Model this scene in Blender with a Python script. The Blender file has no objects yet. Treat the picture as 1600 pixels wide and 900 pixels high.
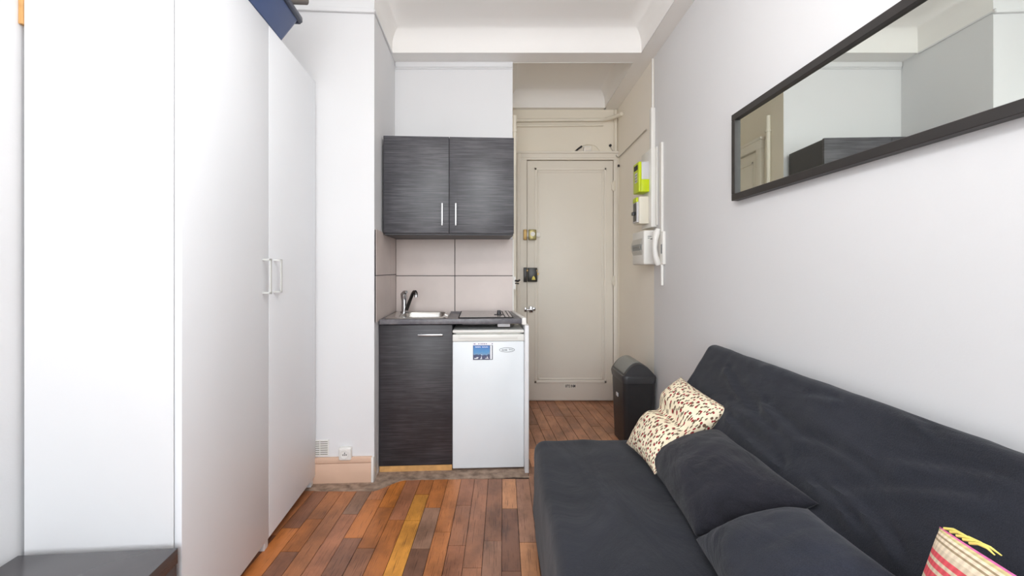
import bpy, bmesh, math, random
from mathutils import Vector, Matrix, noise

C = bpy.context.scene
COL = C.collection
R = math.radians
random.seed(7)

# ------------------------------------------------------------------ camera, light, exposure
cam_d = bpy.data.cameras.new('camera')
cam = bpy.data.objects.new('camera', cam_d)
COL.objects.link(cam)
cam.location = (0, 0, 1.185)
cam.rotation_euler = (R(90), 0, 0)
cam_d.sensor_width = 36.0
cam_d.lens = 36.0 * 680.0 / 1600.0
cam_d.shift_x = 13.0 / 1600.0
cam_d.shift_y = -28.0 / 1600.0
cam_d.clip_start = 0.02
C.camera = cam

world = bpy.data.worlds.new('daylight')
C.world = world
world.use_nodes = True
wn = world.node_tree
wn.nodes.clear()
sky = wn.nodes.new('ShaderNodeTexSky')
sky.sky_type = 'NISHITA'
sky.sun_disc = False
sky.sun_elevation = R(40)
sky.sun_rotation = R(30)
bg = wn.nodes.new('ShaderNodeBackground')
bg.inputs['Strength'].default_value = 0.25
wo = wn.nodes.new('ShaderNodeOutputWorld')
wn.links.new(sky.outputs[0], bg.inputs[0])
wn.links.new(bg.outputs[0], wo.inputs[0])


def area_light(name, loc, rot, sx, sy, power, col):
    d = bpy.data.lights.new(name, 'AREA')
    d.shape = 'RECTANGLE'
    d.size, d.size_y = sx, sy
    d.energy = power
    d.color = col
    o = bpy.data.objects.new(name, d)
    COL.objects.link(o)
    o.location = loc
    o.rotation_euler = rot
    return o


# daylight coming in through the tall window behind the camera
area_light('window_daylight', (-0.05, -1.58, 1.50), (R(90), 0, 0), 1.9, 2.05, 42.0, (0.955, 0.98, 1.0))
area_light('sky_daylight', (-0.05, -2.70, 1.70), (R(88), 0, 0), 3.0, 2.8, 84.0, (0.955, 0.98, 1.0))

# added fill lamp, out of view, lifting the side walls: position and glow
FILL_LAMP = (0.0, 0.8, 2.25)
FILL_GLOW = 37.0

C.view_settings.view_transform = 'Standard'
C.view_settings.look = 'None'
C.view_settings.gamma = 1.0
C.view_settings.use_curve_mapping = False
C.view_settings.exposure = 0.09
C.cycles.max_bounces = 14
C.cycles.diffuse_bounces = 10
C.cycles.use_denoising = True


# ------------------------------------------------------------------ helpers: colour and materials
def lin(c):
    out = []
    for v in c:
        v = v / 255.0
        out.append(v / 12.92 if v <= 0.04045 else ((v + 0.055) / 1.055) ** 2.4)
    return out + [1.0]


def nt(name):
    m = bpy.data.materials.new(name)
    m.use_nodes = True
    t = m.node_tree
    b = t.nodes['Principled BSDF']
    return m, t, b


def node(t, kind, **kw):
    n = t.nodes.new(kind)
    for k, v in kw.items():
        setattr(n, k, v)
    return n


def add_bump(t, b, height, strength, dist):
    bp = node(t, 'ShaderNodeBump')
    bp.inputs['Strength'].default_value = strength
    bp.inputs['Distance'].default_value = dist
    t.links.new(height, bp.inputs['Height'])
    t.links.new(bp.outputs[0], b.inputs['Normal'])


def pmat(name, col, rough=0.5, metal=0.0, var=0.04, vscale=6.0, bump=0.0, bscale=120.0, spec=0.5, coat=0.0, sheen=0.0):
    """plain painted / plastic / metal surface with a little procedural unevenness"""
    m, t, b = nt(name)
    tc = node(t, 'ShaderNodeTexCoord')
    nz = node(t, 'ShaderNodeTexNoise')
    nz.inputs['Scale'].default_value = vscale
    nz.inputs['Detail'].default_value = 3.0
    t.links.new(tc.outputs['Object'], nz.inputs['Vector'])
    rp = node(t, 'ShaderNodeValToRGB')
    c = lin(col)
    rp.color_ramp.elements[0].position = 0.3
    rp.color_ramp.elements[1].position = 0.7
    rp.color_ramp.elements[0].color = [v * (1 - var) for v in c[:3]] + [1]
    rp.color_ramp.elements[1].color = [min(1, v * (1 + var)) for v in c[:3]] + [1]
    t.links.new(nz.outputs['Fac'], rp.inputs[0])
    t.links.new(rp.outputs[0], b.inputs['Base Color'])
    b.inputs['Roughness'].default_value = rough
    b.inputs['Metallic'].default_value = metal
    b.inputs['Specular IOR Level'].default_value = spec
    b.inputs['Coat Weight'].default_value = coat
    b.inputs['Sheen Weight'].default_value = sheen
    if bump:
        n2 = node(t, 'ShaderNodeTexNoise')
        n2.inputs['Scale'].default_value = bscale
        n2.inputs['Detail'].default_value = 4.0
        t.links.new(tc.outputs['Object'], n2.inputs['Vector'])
        add_bump(t, b, n2.outputs['Fac'], bump, 0.002)
    return m


def laminate_mat(name, dark, light, rough=0.42, scale=(3.0, 3.0, 75.0), lo=0.42, hi=0.74):
    """dark laminate with fine horizontal grain and scuffed streaks"""
    m, t, b = nt(name)
    tc = node(t, 'ShaderNodeTexCoord')
    mp = node(t, 'ShaderNodeMapping')
    mp.inputs['Scale'].default_value = scale
    t.links.new(tc.outputs['Object'], mp.inputs['Vector'])
    n1 = node(t, 'ShaderNodeTexNoise')
    n1.inputs['Scale'].default_value = 1.6
    n1.inputs['Detail'].default_value = 5.0
    n1.inputs['Roughness'].default_value = 0.65
    t.links.new(mp.outputs[0], n1.inputs['Vector'])
    n2 = node(t, 'ShaderNodeTexNoise')
    n2.inputs['Scale'].default_value = 5.0
    n2.inputs['Detail'].default_value = 3.0
    t.links.new(tc.outputs['Object'], n2.inputs['Vector'])
    ml = node(t, 'ShaderNodeMath', operation='MULTIPLY_ADD')
    ml.inputs[1].default_value = 0.35
    t.links.new(n2.outputs['Fac'], ml.inputs[0])
    t.links.new(n1.outputs['Fac'], ml.inputs[2])
    rp = node(t, 'ShaderNodeValToRGB')
    rp.color_ramp.elements[0].position = lo + 0.15
    rp.color_ramp.elements[1].position = hi + 0.15
    rp.color_ramp.elements[0].color = lin(dark)
    rp.color_ramp.elements[1].color = lin(light)
    t.links.new(ml.outputs[0], rp.inputs[0])
    t.links.new(rp.outputs[0], b.inputs['Base Color'])
    b.inputs['Roughness'].default_value = rough
    add_bump(t, b, n1.outputs['Fac'], 0.25, 0.0008)
    return m


def plank_mat():
    m, t, b = nt('oak_strip_floor')
    at = node(t, 'ShaderNodeAttribute', attribute_name='tint')
    uv = node(t, 'ShaderNodeUVMap', uv_map='grain')
    mp = node(t, 'ShaderNodeMapping')
    mp.inputs['Scale'].default_value = (26.0, 2.2, 1.0)
    t.links.new(uv.outputs[0], mp.inputs['Vector'])
    n1 = node(t, 'ShaderNodeTexNoise')
    n1.inputs['Scale'].default_value = 2.2
    n1.inputs['Detail'].default_value = 6.0
    n1.inputs['Roughness'].default_value = 0.6
    n1.inputs['Distortion'].default_value = 0.9
    t.links.new(mp.outputs[0], n1.inputs['Vector'])
    mp2 = node(t, 'ShaderNodeMapping')
    mp2.inputs['Scale'].default_value = (150.0, 7.0, 1.0)
    t.links.new(uv.outputs[0], mp2.inputs['Vector'])
    n2 = node(t, 'ShaderNodeTexNoise')
    n2.inputs['Scale'].default_value = 1.5
    n2.inputs['Detail'].default_value = 3.0
    t.links.new(mp2.outputs[0], n2.inputs['Vector'])
    wv = node(t, 'ShaderNodeTexWave')
    wv.inputs['Scale'].default_value = 1.6
    wv.inputs['Distortion'].default_value = 7.0
    wv.inputs['Detail'].default_value = 2.0
    t.links.new(mp.outputs[0], wv.inputs['Vector'])
    add = node(t, 'ShaderNodeMath', operation='ADD')
    t.links.new(n1.outputs['Fac'], add.inputs[0])
    t.links.new(n2.outputs['Fac'], add.inputs[1])
    add2 = node(t, 'ShaderNodeMath', operation='MULTIPLY_ADD')
    add2.inputs[1].default_value = 0.26
    t.links.new(wv.outputs['Fac'], add2.inputs[0])
    t.links.new(add.outputs[0], add2.inputs[2])
    rp = node(t, 'ShaderNodeValToRGB')
    rp.color_ramp.elements[0].position = 0.82
    rp.color_ramp.elements[1].position = 1.36
    rp.color_ramp.elements[0].color = (0.56, 0.50, 0.46, 1)
    rp.color_ramp.elements[1].color = (1.22, 1.22, 1.2, 1)
    t.links.new(add2.outputs[0], rp.inputs[0])
    mx = node(t, 'ShaderNodeMix', data_type='RGBA', blend_type='MULTIPLY')
    mx.inputs['Factor'].default_value = 1.0
    t.links.new(at.outputs['Color'], mx.inputs['A'])
    t.links.new(rp.outputs[0], mx.inputs['B'])
    # worn and stained patches across the strips
    tc2 = node(t, 'ShaderNodeTexCoord')
    mp3 = node(t, 'ShaderNodeMapping')
    mp3.inputs['Scale'].default_value = (5.0, 3.2, 1.0)
    t.links.new(tc2.outputs['Object'], mp3.inputs['Vector'])
    ns = node(t, 'ShaderNodeTexNoise')
    ns.inputs['Scale'].default_value = 1.3
    ns.inputs['Detail'].default_value = 6.0
    ns.inputs['Roughness'].default_value = 0.62
    t.links.new(mp3.outputs[0], ns.inputs['Vector'])
    rs = node(t, 'ShaderNodeValToRGB')
    rs.color_ramp.elements[0].position = 0.34
    rs.color_ramp.elements[1].position = 0.60
    rs.color_ramp.elements[0].color = (0.58, 0.55, 0.52, 1)
    rs.color_ramp.elements[1].color = (1.10, 1.08, 1.06, 1)
    t.links.new(ns.outputs['Fac'], rs.inputs[0])
    m3 = node(t, 'ShaderNodeMix', data_type='RGBA', blend_type='MULTIPLY')
    m3.inputs['Factor'].default_value = 1.0
    t.links.new(mx.outputs['Result'], m3.inputs['A'])
    t.links.new(rs.outputs[0], m3.inputs['B'])
    t.links.new(m3.outputs['Result'], b.inputs['Base Color'])
    n3 = node(t, 'ShaderNodeTexNoise')
    n3.inputs['Scale'].default_value = 6.0
    n3.inputs['Detail'].default_value = 4.0
    tc = node(t, 'ShaderNodeTexCoord')
    t.links.new(tc.outputs['Object'], n3.inputs['Vector'])
    mr = node(t, 'ShaderNodeMapRange')
    mr.inputs['To Min'].default_value = 0.22
    mr.inputs['To Max'].default_value = 0.55
    t.links.new(n3.outputs['Fac'], mr.inputs['Value'])
    t.links.new(mr.outputs[0], b.inputs['Roughness'])
    add_bump(t, b, add.outputs[0], 0.35, 0.0012)
    return m


def screed_mat():
    m, t, b = nt('rough_screed')
    tc = node(t, 'ShaderNodeTexCoord')
    n1 = node(t, 'ShaderNodeTexNoise')
    n1.inputs['Scale'].default_value = 22.0
    n1.inputs['Detail'].default_value = 8.0
    t.links.new(tc.outputs['Object'], n1.inputs['Vector'])
    rp = node(t, 'ShaderNodeValToRGB')
    e = rp.color_ramp.elements
    e[0].position, e[1].position = 0.30, 0.74
    e[0].color, e[1].color = lin((116, 96, 82)), lin((180, 156, 136))
    x = e.new(0.78)
    x.color = lin((205, 190, 170))
    t.links.new(n1.outputs['Fac'], rp.inputs[0])
    t.links.new(rp.outputs[0], b.inputs['Base Color'])
    b.inputs['Roughness'].default_value = 0.9
    add_bump(t, b, n1.outputs['Fac'], 0.8, 0.01)
    return m


def fabric_mat(name, dark, light, wrinkle=0.5, wscale=7.0, sheen=0.12, seed=0.0):
    m, t, b = nt(name)
    tc = node(t, 'ShaderNodeTexCoord')
    mp = node(t, 'ShaderNodeMapping')
    mp.inputs['Location'].default_value = (seed, seed * 1.7, seed * 0.3)
    mp.inputs['Rotation'].default_value = (0.3, 0.2, 0.6)
    mp.inputs['Scale'].default_value = (1.0, 0.42, 1.0)
    t.links.new(tc.outputs['Object'], mp.inputs['Vector'])
    big = node(t, 'ShaderNodeTexNoise')
    big.inputs['Scale'].default_value = wscale
    big.inputs['Detail'].default_value = 5.0
    big.inputs['Distortion'].default_value = 1.2
    t.links.new(mp.outputs[0], big.inputs['Vector'])
    fine = node(t, 'ShaderNodeTexNoise')
    fine.inputs['Scale'].default_value = 420.0
    fine.inputs['Detail'].default_value = 2.0
    t.links.new(tc.outputs['Object'], fine.inputs['Vector'])
    rp = node(t, 'ShaderNodeValToRGB')
    rp.color_ramp.elements[0].position = 0.3
    rp.color_ramp.elements[1].position = 0.75
    rp.color_ramp.elements[0].color = lin(dark)
    rp.color_ramp.elements[1].color = lin(light)
    ad = node(t, 'ShaderNodeMath', operation='MULTIPLY_ADD')
    ad.inputs[1].default_value = 0.5
    t.links.new(fine.outputs['Fac'], ad.inputs[0])
    hl = node(t, 'ShaderNodeMath', operation='MULTIPLY')
    hl.inputs[1].default_value = 0.5
    t.links.new(big.outputs['Fac'], hl.inputs[0])
    t.links.new(hl.outputs[0], ad.inputs[2])
    t.links.new(ad.outputs[0], rp.inputs[0])
    t.links.new(rp.outputs[0], b.inputs['Base Color'])
    b.inputs['Roughness'].default_value = 0.9
    b.inputs['Specular IOR Level'].default_value = 0.2
    b.inputs['Sheen Weight'].default_value = sheen
    b.inputs['Sheen Roughness'].default_value = 0.5
    h = node(t, 'ShaderNodeMath', operation='MULTIPLY_ADD')
    h.inputs[1].default_value = 0.05
    t.links.new(fine.outputs['Fac'], h.inputs[0])
    t.links.new(big.outputs['Fac'], h.inputs[2])
    add_bump(t, b, h.outputs[0], wrinkle, 0.02)
    return m


def floral_mat():
    """cream cotton with small red buds and grey-green leaves"""
    m, t, b = nt('cream_floral_cotton')
    uv = node(t, 'ShaderNodeUVMap', uv_map='cloth')

    def spots(scale, size, stretch, off):
        mp = node(t, 'ShaderNodeMapping')
        mp.inputs['Scale'].default_value = (scale, scale * stretch, 1)
        mp.inputs['Location'].default_value = (off, off * 0.7, 0)
        mp.inputs['Rotation'].default_value = (0, 0, off)
        t.links.new(uv.outputs[0], mp.inputs['Vector'])
        vo = node(t, 'ShaderNodeTexVoronoi', voronoi_dimensions='2D')
        vo.inputs['Scale'].default_value = 1.0
        vo.inputs['Randomness'].default_value = 0.75
        t.links.new(mp.outputs[0], vo.inputs['Vector'])
        lt = node(t, 'ShaderNodeMath', operation='LESS_THAN')
        lt.inputs[1].default_value = size
        t.links.new(vo.outputs['Distance'], lt.inputs[0])
        return lt.outputs[0]

    nz = node(t, 'ShaderNodeTexNoise')
    nz.inputs['Scale'].default_value = 9.0
    t.links.new(uv.outputs[0], nz.inputs['Vector'])
    base = node(t, 'ShaderNodeValToRGB')
    base.color_ramp.elements[0].color = lin((226, 212, 182))
    base.color_ramp.elements[1].color = lin((243, 232, 206))
    t.links.new(nz.outputs['Fac'], base.inputs[0])
    prev = base.outputs[0]
    for fac, col in ((spots(24, 0.19, 0.5, 0.4), (112, 104, 84)), (spots(21, 0.20, 0.6, 2.1), (104, 78, 62)),
                     (spots(15, 0.17, 0.85, 1.2), (150, 40, 48))):
        mx = node(t, 'ShaderNodeMix', data_type='RGBA')
        t.links.new(fac, mx.inputs['Factor'])
        t.links.new(prev, mx.inputs['A'])
        mx.inputs['B'].default_value = lin(col)
        prev = mx.outputs['Result']
    t.links.new(prev, b.inputs['Base Color'])
    b.inputs['Roughness'].default_value = 0.85
    b.inputs['Specular IOR Level'].default_value = 0.2
    n2 = node(t, 'ShaderNodeTexNoise')
    n2.inputs['Scale'].default_value = 6.0
    n2.inputs['Distortion'].default_value = 1.0
    t.links.new(uv.outputs[0], n2.inputs['Vector'])
    add_bump(t, b, n2.outputs['Fac'], 0.4, 0.02)
    return m


def stripe_mat():
    """woven stripes: pink edge, olive, cream and tan bands, then coral"""
    m, t, b = nt('striped_weave')
    uv = node(t, 'ShaderNodeUVMap', uv_map='cloth')
    sp = node(t, 'ShaderNodeSeparateXYZ')
    t.links.new(uv.outputs[0], sp.inputs[0])
    rp = node(t, 'ShaderNodeValToRGB')
    rp.color_ramp.interpolation = 'CONSTANT'
    cream, tan, coral, pink = (238, 222, 198), (168, 148, 118), (226, 92, 102), (232, 120, 180)
    sand, olive = (222, 205, 180), (205, 192, 140)
    seq = [(0.0, cream), (0.08, tan), (0.14, cream), (0.22, coral), (0.30, sand), (0.36, coral), (0.42, cream), (0.48, tan),
           (0.54, cream), (0.60, coral), (0.645, sand), (0.675, coral), (0.715, sand), (0.735, coral), (0.765, sand), (0.785, coral),
           (0.815, sand), (0.845, cream), (0.878, tan), (0.893, cream), (0.917, tan), (0.930, cream), (0.955, olive), (0.972, (222, 200, 150)), (0.984, pink)]
    e = rp.color_ramp.elements
    e[0].position, e[0].color = 0.0, lin(seq[0][1])
    e[1].position, e[1].color = seq[1][0], lin(seq[1][1])
    for p, c in seq[2:]:
        n = e.new(p)
        n.color = lin(c)
    t.links.new(sp.outputs['Y'], rp.inputs[0])
    wv = node(t, 'ShaderNodeTexWave')
    wv.inputs['Scale'].default_value = 9.0
    wv.inputs['Distortion'].default_value = 0.5
    t.links.new(uv.outputs[0], wv.inputs['Vector'])
    r2 = node(t, 'ShaderNodeValToRGB')
    r2.color_ramp.elements[0].color = (0.86, 0.85, 0.83, 1)
    r2.color_ramp.elements[1].color = (1.04, 1.04, 1.03, 1)
    t.links.new(wv.outputs['Fac'], r2.inputs[0])
    mx = node(t, 'ShaderNodeMix', data_type='RGBA', blend_type='MULTIPLY')
    mx.inputs['Factor'].default_value = 1.0
    t.links.new(rp.outputs[0], mx.inputs['A'])
    t.links.new(r2.outputs[0], mx.inputs['B'])
    t.links.new(mx.outputs['Result'], b.inputs['Base Color'])
    b.inputs['Roughness'].default_value = 0.85
    b.inputs['Specular IOR Level'].default_value = 0.2
    fine = node(t, 'ShaderNodeTexNoise')
    fine.inputs['Scale'].default_value = 90.0
    t.links.new(uv.outputs[0], fine.inputs['Vector'])
    add_bump(t, b, fine.outputs['Fac'], 0.4, 0.004)
    return m


def picture_mat():
    """printed mountain landscape: blue sky over a dark ridge"""
    m, t, b = nt('printed_landscape')
    tc = node(t, 'ShaderNodeTexCoord')
    sp = node(t, 'ShaderNodeSeparateXYZ')
    t.links.new(tc.outputs['Object'], sp.inputs[0])
    nz = node(t, 'ShaderNodeTexNoise')
    nz.inputs['Scale'].default_value = 55.0
    nz.inputs['Detail'].default_value = 4.0
    t.links.new(tc.outputs['Object'], nz.inputs['Vector'])
    ma = node(t, 'ShaderNodeMath', operation='MULTIPLY_ADD')
    ma.inputs[1].default_value = 0.035
    t.links.new(nz.outputs['Fac'], ma.inputs[0])
    t.links.new(sp.outputs['Z'], ma.inputs[2])
    mr = node(t, 'ShaderNodeMapRange')
    mr.inputs['From Min'].default_value = 0.0175
    mr.inputs['From Max'].default_value = 0.0975
    t.links.new(ma.outputs[0], mr.inputs['Value'])
    rp = node(t, 'ShaderNodeValToRGB')
    e = rp.color_ramp.elements
    e[0].position, e[0].color = 0.0, lin((96, 92, 120))
    e[1].position, e[1].color = 1.0, lin((70, 120, 190))
    for p, c in ((0.22, (70, 78, 110)), (0.34, (62, 76, 112)), (0.38, (120, 155, 190)), (0.6, (84, 148, 200))):
        n = e.new(p)
        n.color = lin(c)
    t.links.new(mr.outputs[0], rp.inputs[0])
    t.links.new(rp.outputs[0], b.inputs['Base Color'])
    b.inputs['Roughness'].default_value = 0.35
    return m


M = {
    'wall': pmat('white_wall_paint', (220, 220, 221), 0.75, var=0.015, vscale=1.5, bump=0.10, bscale=160),
    'entry': pmat('cream_entry_paint', (230, 223, 209), 0.6, var=0.02, vscale=1.5, bump=0.10, bscale=140),
    'entry_light_tint': pmat('side_wall_light_tint', (242, 236, 225), 0.6, var=0.02, vscale=1.5, bump=0.10, bscale=140),  # warm bounced light and a lift for the dim side wall, as colour
    'ceil': pmat('white_ceiling_paint', (238, 236, 233), 0.85, var=0.01, vscale=1.5),
    'doorp': pmat('cream_door_paint', (225, 219, 208), 0.45, var=0.02, vscale=2.5, bump=0.12, bscale=60),
    'white': pmat('white_lacquer', (226, 226, 225), 0.38, var=0.01, vscale=2),
    'panel': pmat('white_melamine', (220, 220, 221), 0.45, var=0.01, vscale=2),
    'wardoor': pmat('white_door_foil', (236, 238, 241), 0.40, var=0.01, vscale=2),
    'plastic': pmat('white_plastic', (228, 226, 221), 0.35, var=0.01),
    'fridge': pmat('fridge_enamel', (226, 231, 234), 0.30, var=0.01),
    'fridgetrim': pmat('fridge_trim', (226, 225, 220), 0.35, var=0.02),
    'skirt': pmat('beige_skirting_paint', (214, 180, 156), 0.55, var=0.03, bump=0.1, bscale=60),
    'brownskirt': pmat('brown_skirting_wood', (112, 78, 60), 0.5, var=0.2, vscale=30),
    'tile': pmat('taupe_tile', (206, 193, 187), 0.40, var=0.05, vscale=5),
    'grout': pmat('dark_grout', (72, 68, 68), 0.9, var=0.1, vscale=40),
    'lam_up': laminate_mat('charcoal_laminate', (54, 53, 58), (104, 103, 107), 0.40, lo=0.44, hi=0.86),
    'lam_low': laminate_mat('black_laminate', (40, 36, 39), (78, 74, 78), 0.42, lo=0.46, hi=0.84),
    'lam_body': pmat('charcoal_carcass', (66, 65, 69), 0.5, var=0.05),
    'worktop': laminate_mat('grey_worktop', (92, 90, 95), (120, 118, 121), 0.38, scale=(14, 14, 14)),
    'steel': pmat('brushed_steel', (200, 198, 194), 0.25, 1.0, var=0.06, vscale=20),
    'chrome': pmat('chrome', (190, 190, 192), 0.12, 1.0, var=0.02),
    'darkchrome': pmat('dark_chrome', (88, 86, 86), 0.22, 1.0, var=0.05),
    'alu': pmat('satin_aluminium', (196, 196, 197), 0.32, 1.0, var=0.02),
    'handle': pmat('white_handle_metal', (208, 208, 204), 0.35, 0.2, var=0.02),
    'hob': pmat('hob_enamel', (160, 155, 152), 0.25, 0.3, var=0.05),
    'blackpl': pmat('black_plastic', (44, 44, 46), 0.38, var=0.08, vscale=15),
    'blackpl2': pmat('black_lid_plastic', (62, 62, 64), 0.34, var=0.08, vscale=15),
    'flap': pmat('grey_flap_plastic', (128, 130, 126), 0.32, var=0.05),
    'blackfr': pmat('black_frame_foil', (46, 43, 42), 0.42, var=0.08, vscale=20),
    'bench': pmat('black_brown_foil', (74, 71, 73), 0.26, var=0.06, vscale=10, spec=0.7),
    'brass': pmat('old_brass', (160, 132, 84), 0.4, 0.7, var=0.12, vscale=30),
    'olive': pmat('brass_olive', (150, 140, 96), 0.3, 0.7, var=0.1, vscale=30),
    'blacklock': pmat('black_lock_enamel', (34, 30, 26), 0.35, var=0.1),
    'lime': pmat('lime_plastic', (196, 214, 0), 0.4, var=0.03),
    'greypl': pmat('grey_plastic', (205, 204, 206), 0.4, var=0.03),
    'cream': pmat('cream_plastic', (222, 216, 200), 0.45, var=0.03),
    'print': pmat('black_print', (36, 34, 36), 0.6, var=0.02),
    'greyprint': pmat('grey_print', (110, 116, 120), 0.5, var=0.02),
    'whiteprint': pmat('white_print', (236, 238, 242), 0.5, var=0.02),
    'pinkprint': pmat('violet_print', (120, 90, 140), 0.5, var=0.02),
    'dark': pmat('dark_recess', (24, 22, 22), 0.8, var=0.05),
    'pine': pmat('raw_pine', (206, 156, 96), 0.55, var=0.14, vscale=24),
    'blue': pmat('blue_plastic', (56, 76, 120), 0.32, var=0.08, vscale=6),
    'bluerim': pmat('navy_plastic', (30, 42, 66), 0.35, var=0.06),
    'greyroll': pmat('grey_foam', (110, 104, 100), 0.9, var=0.1),
    'cable': pmat('grey_cable', (172, 166, 156), 0.5, var=0.05),
    'pipe': pmat('painted_pipe', (226, 220, 206), 0.45, var=0.03),
    'sofa': fabric_mat('navy_black_cotton', (22, 24, 30), (46, 48, 57), 0.9, 4.5),
    'pil_a': fabric_mat('black_pillow_cotton', (24, 24, 29), (46, 46, 54), 0.9, 9.0, seed=3.1),
    'pil_b': fabric_mat('navy_pillow_cotton', (25, 27, 34), (48, 51, 62), 0.7, 7.0, seed=7.7),
    'floral': floral_mat(),
    'stripe': stripe_mat(),
    'pinkcloth': pmat('pink_cloth', (228, 112, 176), 0.85, var=0.05, vscale=30),
    'thread': pmat('yellow_thread', (222, 208, 110), 0.85, var=0.08, vscale=60),
    'planks': plank_mat(),
    'screed': screed_mat(),
    'gap': pmat('dark_floor_gap', (38, 24, 16), 0.9, var=0.1),
    'picture': picture_mat(),
    'mirror': None, 'clear': None,
}
mm, t_, b_ = nt('mirror_glass')
b_.inputs['Base Color'].default_value = (0.86, 0.90, 0.855, 1)
b_.inputs['Metallic'].default_value = 1.0
b_.inputs['Roughness'].default_value = 0.012
nz_ = node(t_, 'ShaderNodeTexNoise')
nz_.inputs['Scale'].default_value = 3.0
mr_ = node(t_, 'ShaderNodeMapRange')
mr_.inputs['To Min'].default_value = 0.008
mr_.inputs['To Max'].default_value = 0.02
t_.links.new(nz_.outputs['Fac'], mr_.inputs['Value'])
t_.links.new(mr_.outputs[0], b_.inputs['Roughness'])
M['mirror'] = mm
mm, t_, b_ = nt('clear_cover')
b_.inputs['Base Color'].default_value = (0.9, 0.89, 0.85, 1)
b_.inputs['Roughness'].default_value = 0.08
b_.inputs['Transmission Weight'].default_value = 0.85
b_.inputs['IOR'].default_value = 1.3
M['clear'] = mm


# ------------------------------------------------------------------ helpers: geometry
class MB:
    """collects shapes and links them as one mesh object"""

    def __init__(self):
        self.bm = bmesh.new()

    def _tag(self, faces, mi):
        for f in faces:
            f.material_index = mi

    def box(self, x0, x1, y0, y1, z0, z1, bev=0.0, seg=2, mi=0):
        b = bmesh.new()
        bmesh.ops.create_cube(b, size=1.0)
        for v in b.verts:
            v.co = Vector((x0 + (v.co.x + .5) * (x1 - x0), y0 + (v.co.y + .5) * (y1 - y0), z0 + (v.co.z + .5) * (z1 - z0)))
        if bev > 0:
            bmesh.ops.bevel(b, geom=list(b.edges), offset=bev, segments=seg, affect='EDGES', profile=0.5)
        return self.merge(b, mi)

    def merge(self, b, mi=0, mat=None):
        if mat is not None:
            b.transform(mat)
        bmesh.ops.recalc_face_normals(b, faces=list(b.faces))
        self._tag(b.faces, mi)
        me = bpy.data.meshes.new('tmp')
        b.to_mesh(me)
        b.free()
        self.bm.from_mesh(me)
        bpy.data.meshes.remove(me)
        return self

    def prism(self, poly, z0, z1, bev=0.0, mi=0, axis='z', seg=2):
        """polygon extruded along an axis; for 'y' the polygon is (x, z), for 'x' it is (y, z)"""
        b = bmesh.new()

        def co(p, h):
            if axis == 'z':
                return (p[0], p[1], h)
            if axis == 'y':
                return (p[0], h, p[1])
            return (h, p[0], p[1])
        lo = [b.verts.new(co(p, z0)) for p in poly]
        hi = [b.verts.new(co(p, z1)) for p in poly]
        n = len(poly)
        b.faces.new(lo[::-1])
        b.faces.new(hi)
        for i in range(n):
            b.faces.new((lo[i], lo[(i + 1) % n], hi[(i + 1) % n], hi[i]))
        bmesh.ops.recalc_face_normals(b, faces=list(b.faces))
        if bev > 0:
            bmesh.ops.bevel(b, geom=list(b.edges), offset=bev, segments=seg, affect='EDGES', profile=0.5)
        return self.merge(b, mi)

    def tube(self, pts, r, seg=12, mi=0, caps=True):
        b = bmesh.new()
        pts = [Vector(p) for p in pts]
        rs = r if isinstance(r, (list, tuple)) else [r] * len(pts)
        rings = []
        up = None
        for i, p in enumerate(pts):
            d = (pts[min(i + 1, len(pts) - 1)] - pts[max(i - 1, 0)]).normalized()
            if up is None:
                up = Vector((0, 0, 1)) if abs(d.z) < 0.9 else Vector((1, 0, 0))
            side = d.cross(up).normalized()
            up = side.cross(d).normalized()
            rings.append([b.verts.new(p + rs[i] * (math.cos(a) * side + math.sin(a) * up))
                          for a in [2 * math.pi * k / seg for k in range(seg)]])
        for a, c in zip(rings, rings[1:]):
            for k in range(seg):
                b.faces.new((a[k], a[(k + 1) % seg], c[(k + 1) % seg], c[k]))
        if caps:
            b.faces.new(rings[0][::-1])
            b.faces.new(rings[-1])
        return self.merge(b, mi)

    def cyl(self, p0, p1, r, seg=20, mi=0):
        return self.tube([p0, p1], r, seg, mi)

    def soft(self, half, r, n=(10, 10, 6), mat=None, wob=0.0, wf=4.0, seed=0, fn=None, mi=0):
        """a box with rounded edges on a dense grid, for upholstery"""
        b = bmesh.new()
        hx, hy, hz = half
        key = {}

        def vert(p):
            k = tuple(round(c, 5) for c in p)
            if k not in key:
                q = Vector(p)
                core = Vector([max(-(h - r), min(h - r, c)) for c, h in zip(q, half)])
                d = q - core
                if d.length > 1e-9:
                    q = core + d.normalized() * r
                if fn:
                    q = fn(q)
                if wob:
                    nv = Vector((noise.noise(q * wf + Vector((seed, 0, 0))), noise.noise(q * wf + Vector((0, seed + 9, 0))),
                                 noise.noise(q * wf + Vector((0, 4, seed)))))
                    nv += 0.5 * Vector((noise.noise(q * wf * 2.6), noise.noise(q * wf * 2.3 + Vector((5, 1, 0))), noise.noise(q * wf * 2.7 + Vector((0, 7, seed)))))
                    q = q + wob * nv
                key[k] = b.verts.new(q)
            return key[k]

        def grid(ax, sgn):
            o = [i for i in range(3) if i != ax]
            na, nb = n[o[0]], n[o[1]]

            def spread(k, nn, h):
                # denser close to the edges
                u = -1 + 2 * k / nn
                u = math.sin(u * math.pi / 2) * 0.55 + u * 0.45
                return u * h
            for i in range(na):
                for j in range(nb):
                    q = []
                    for di, dj in ((0, 0), (1, 0), (1, 1), (0, 1)):
                        p = [0, 0, 0]
                        p[ax] = sgn * half[ax]
                        p[o[0]] = spread(i + di, na, half[o[0]])
                        p[o[1]] = spread(j + dj, nb, half[o[1]])
                        q.append(vert(p))
                    if len(set(q)) == 4:
                        try:
                            b.faces.new(q)
                        except ValueError:
                            pass
        for ax in range(3):
            grid(ax, 1)
            grid(ax, -1)
        return self.merge(b, mi, mat)

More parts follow.
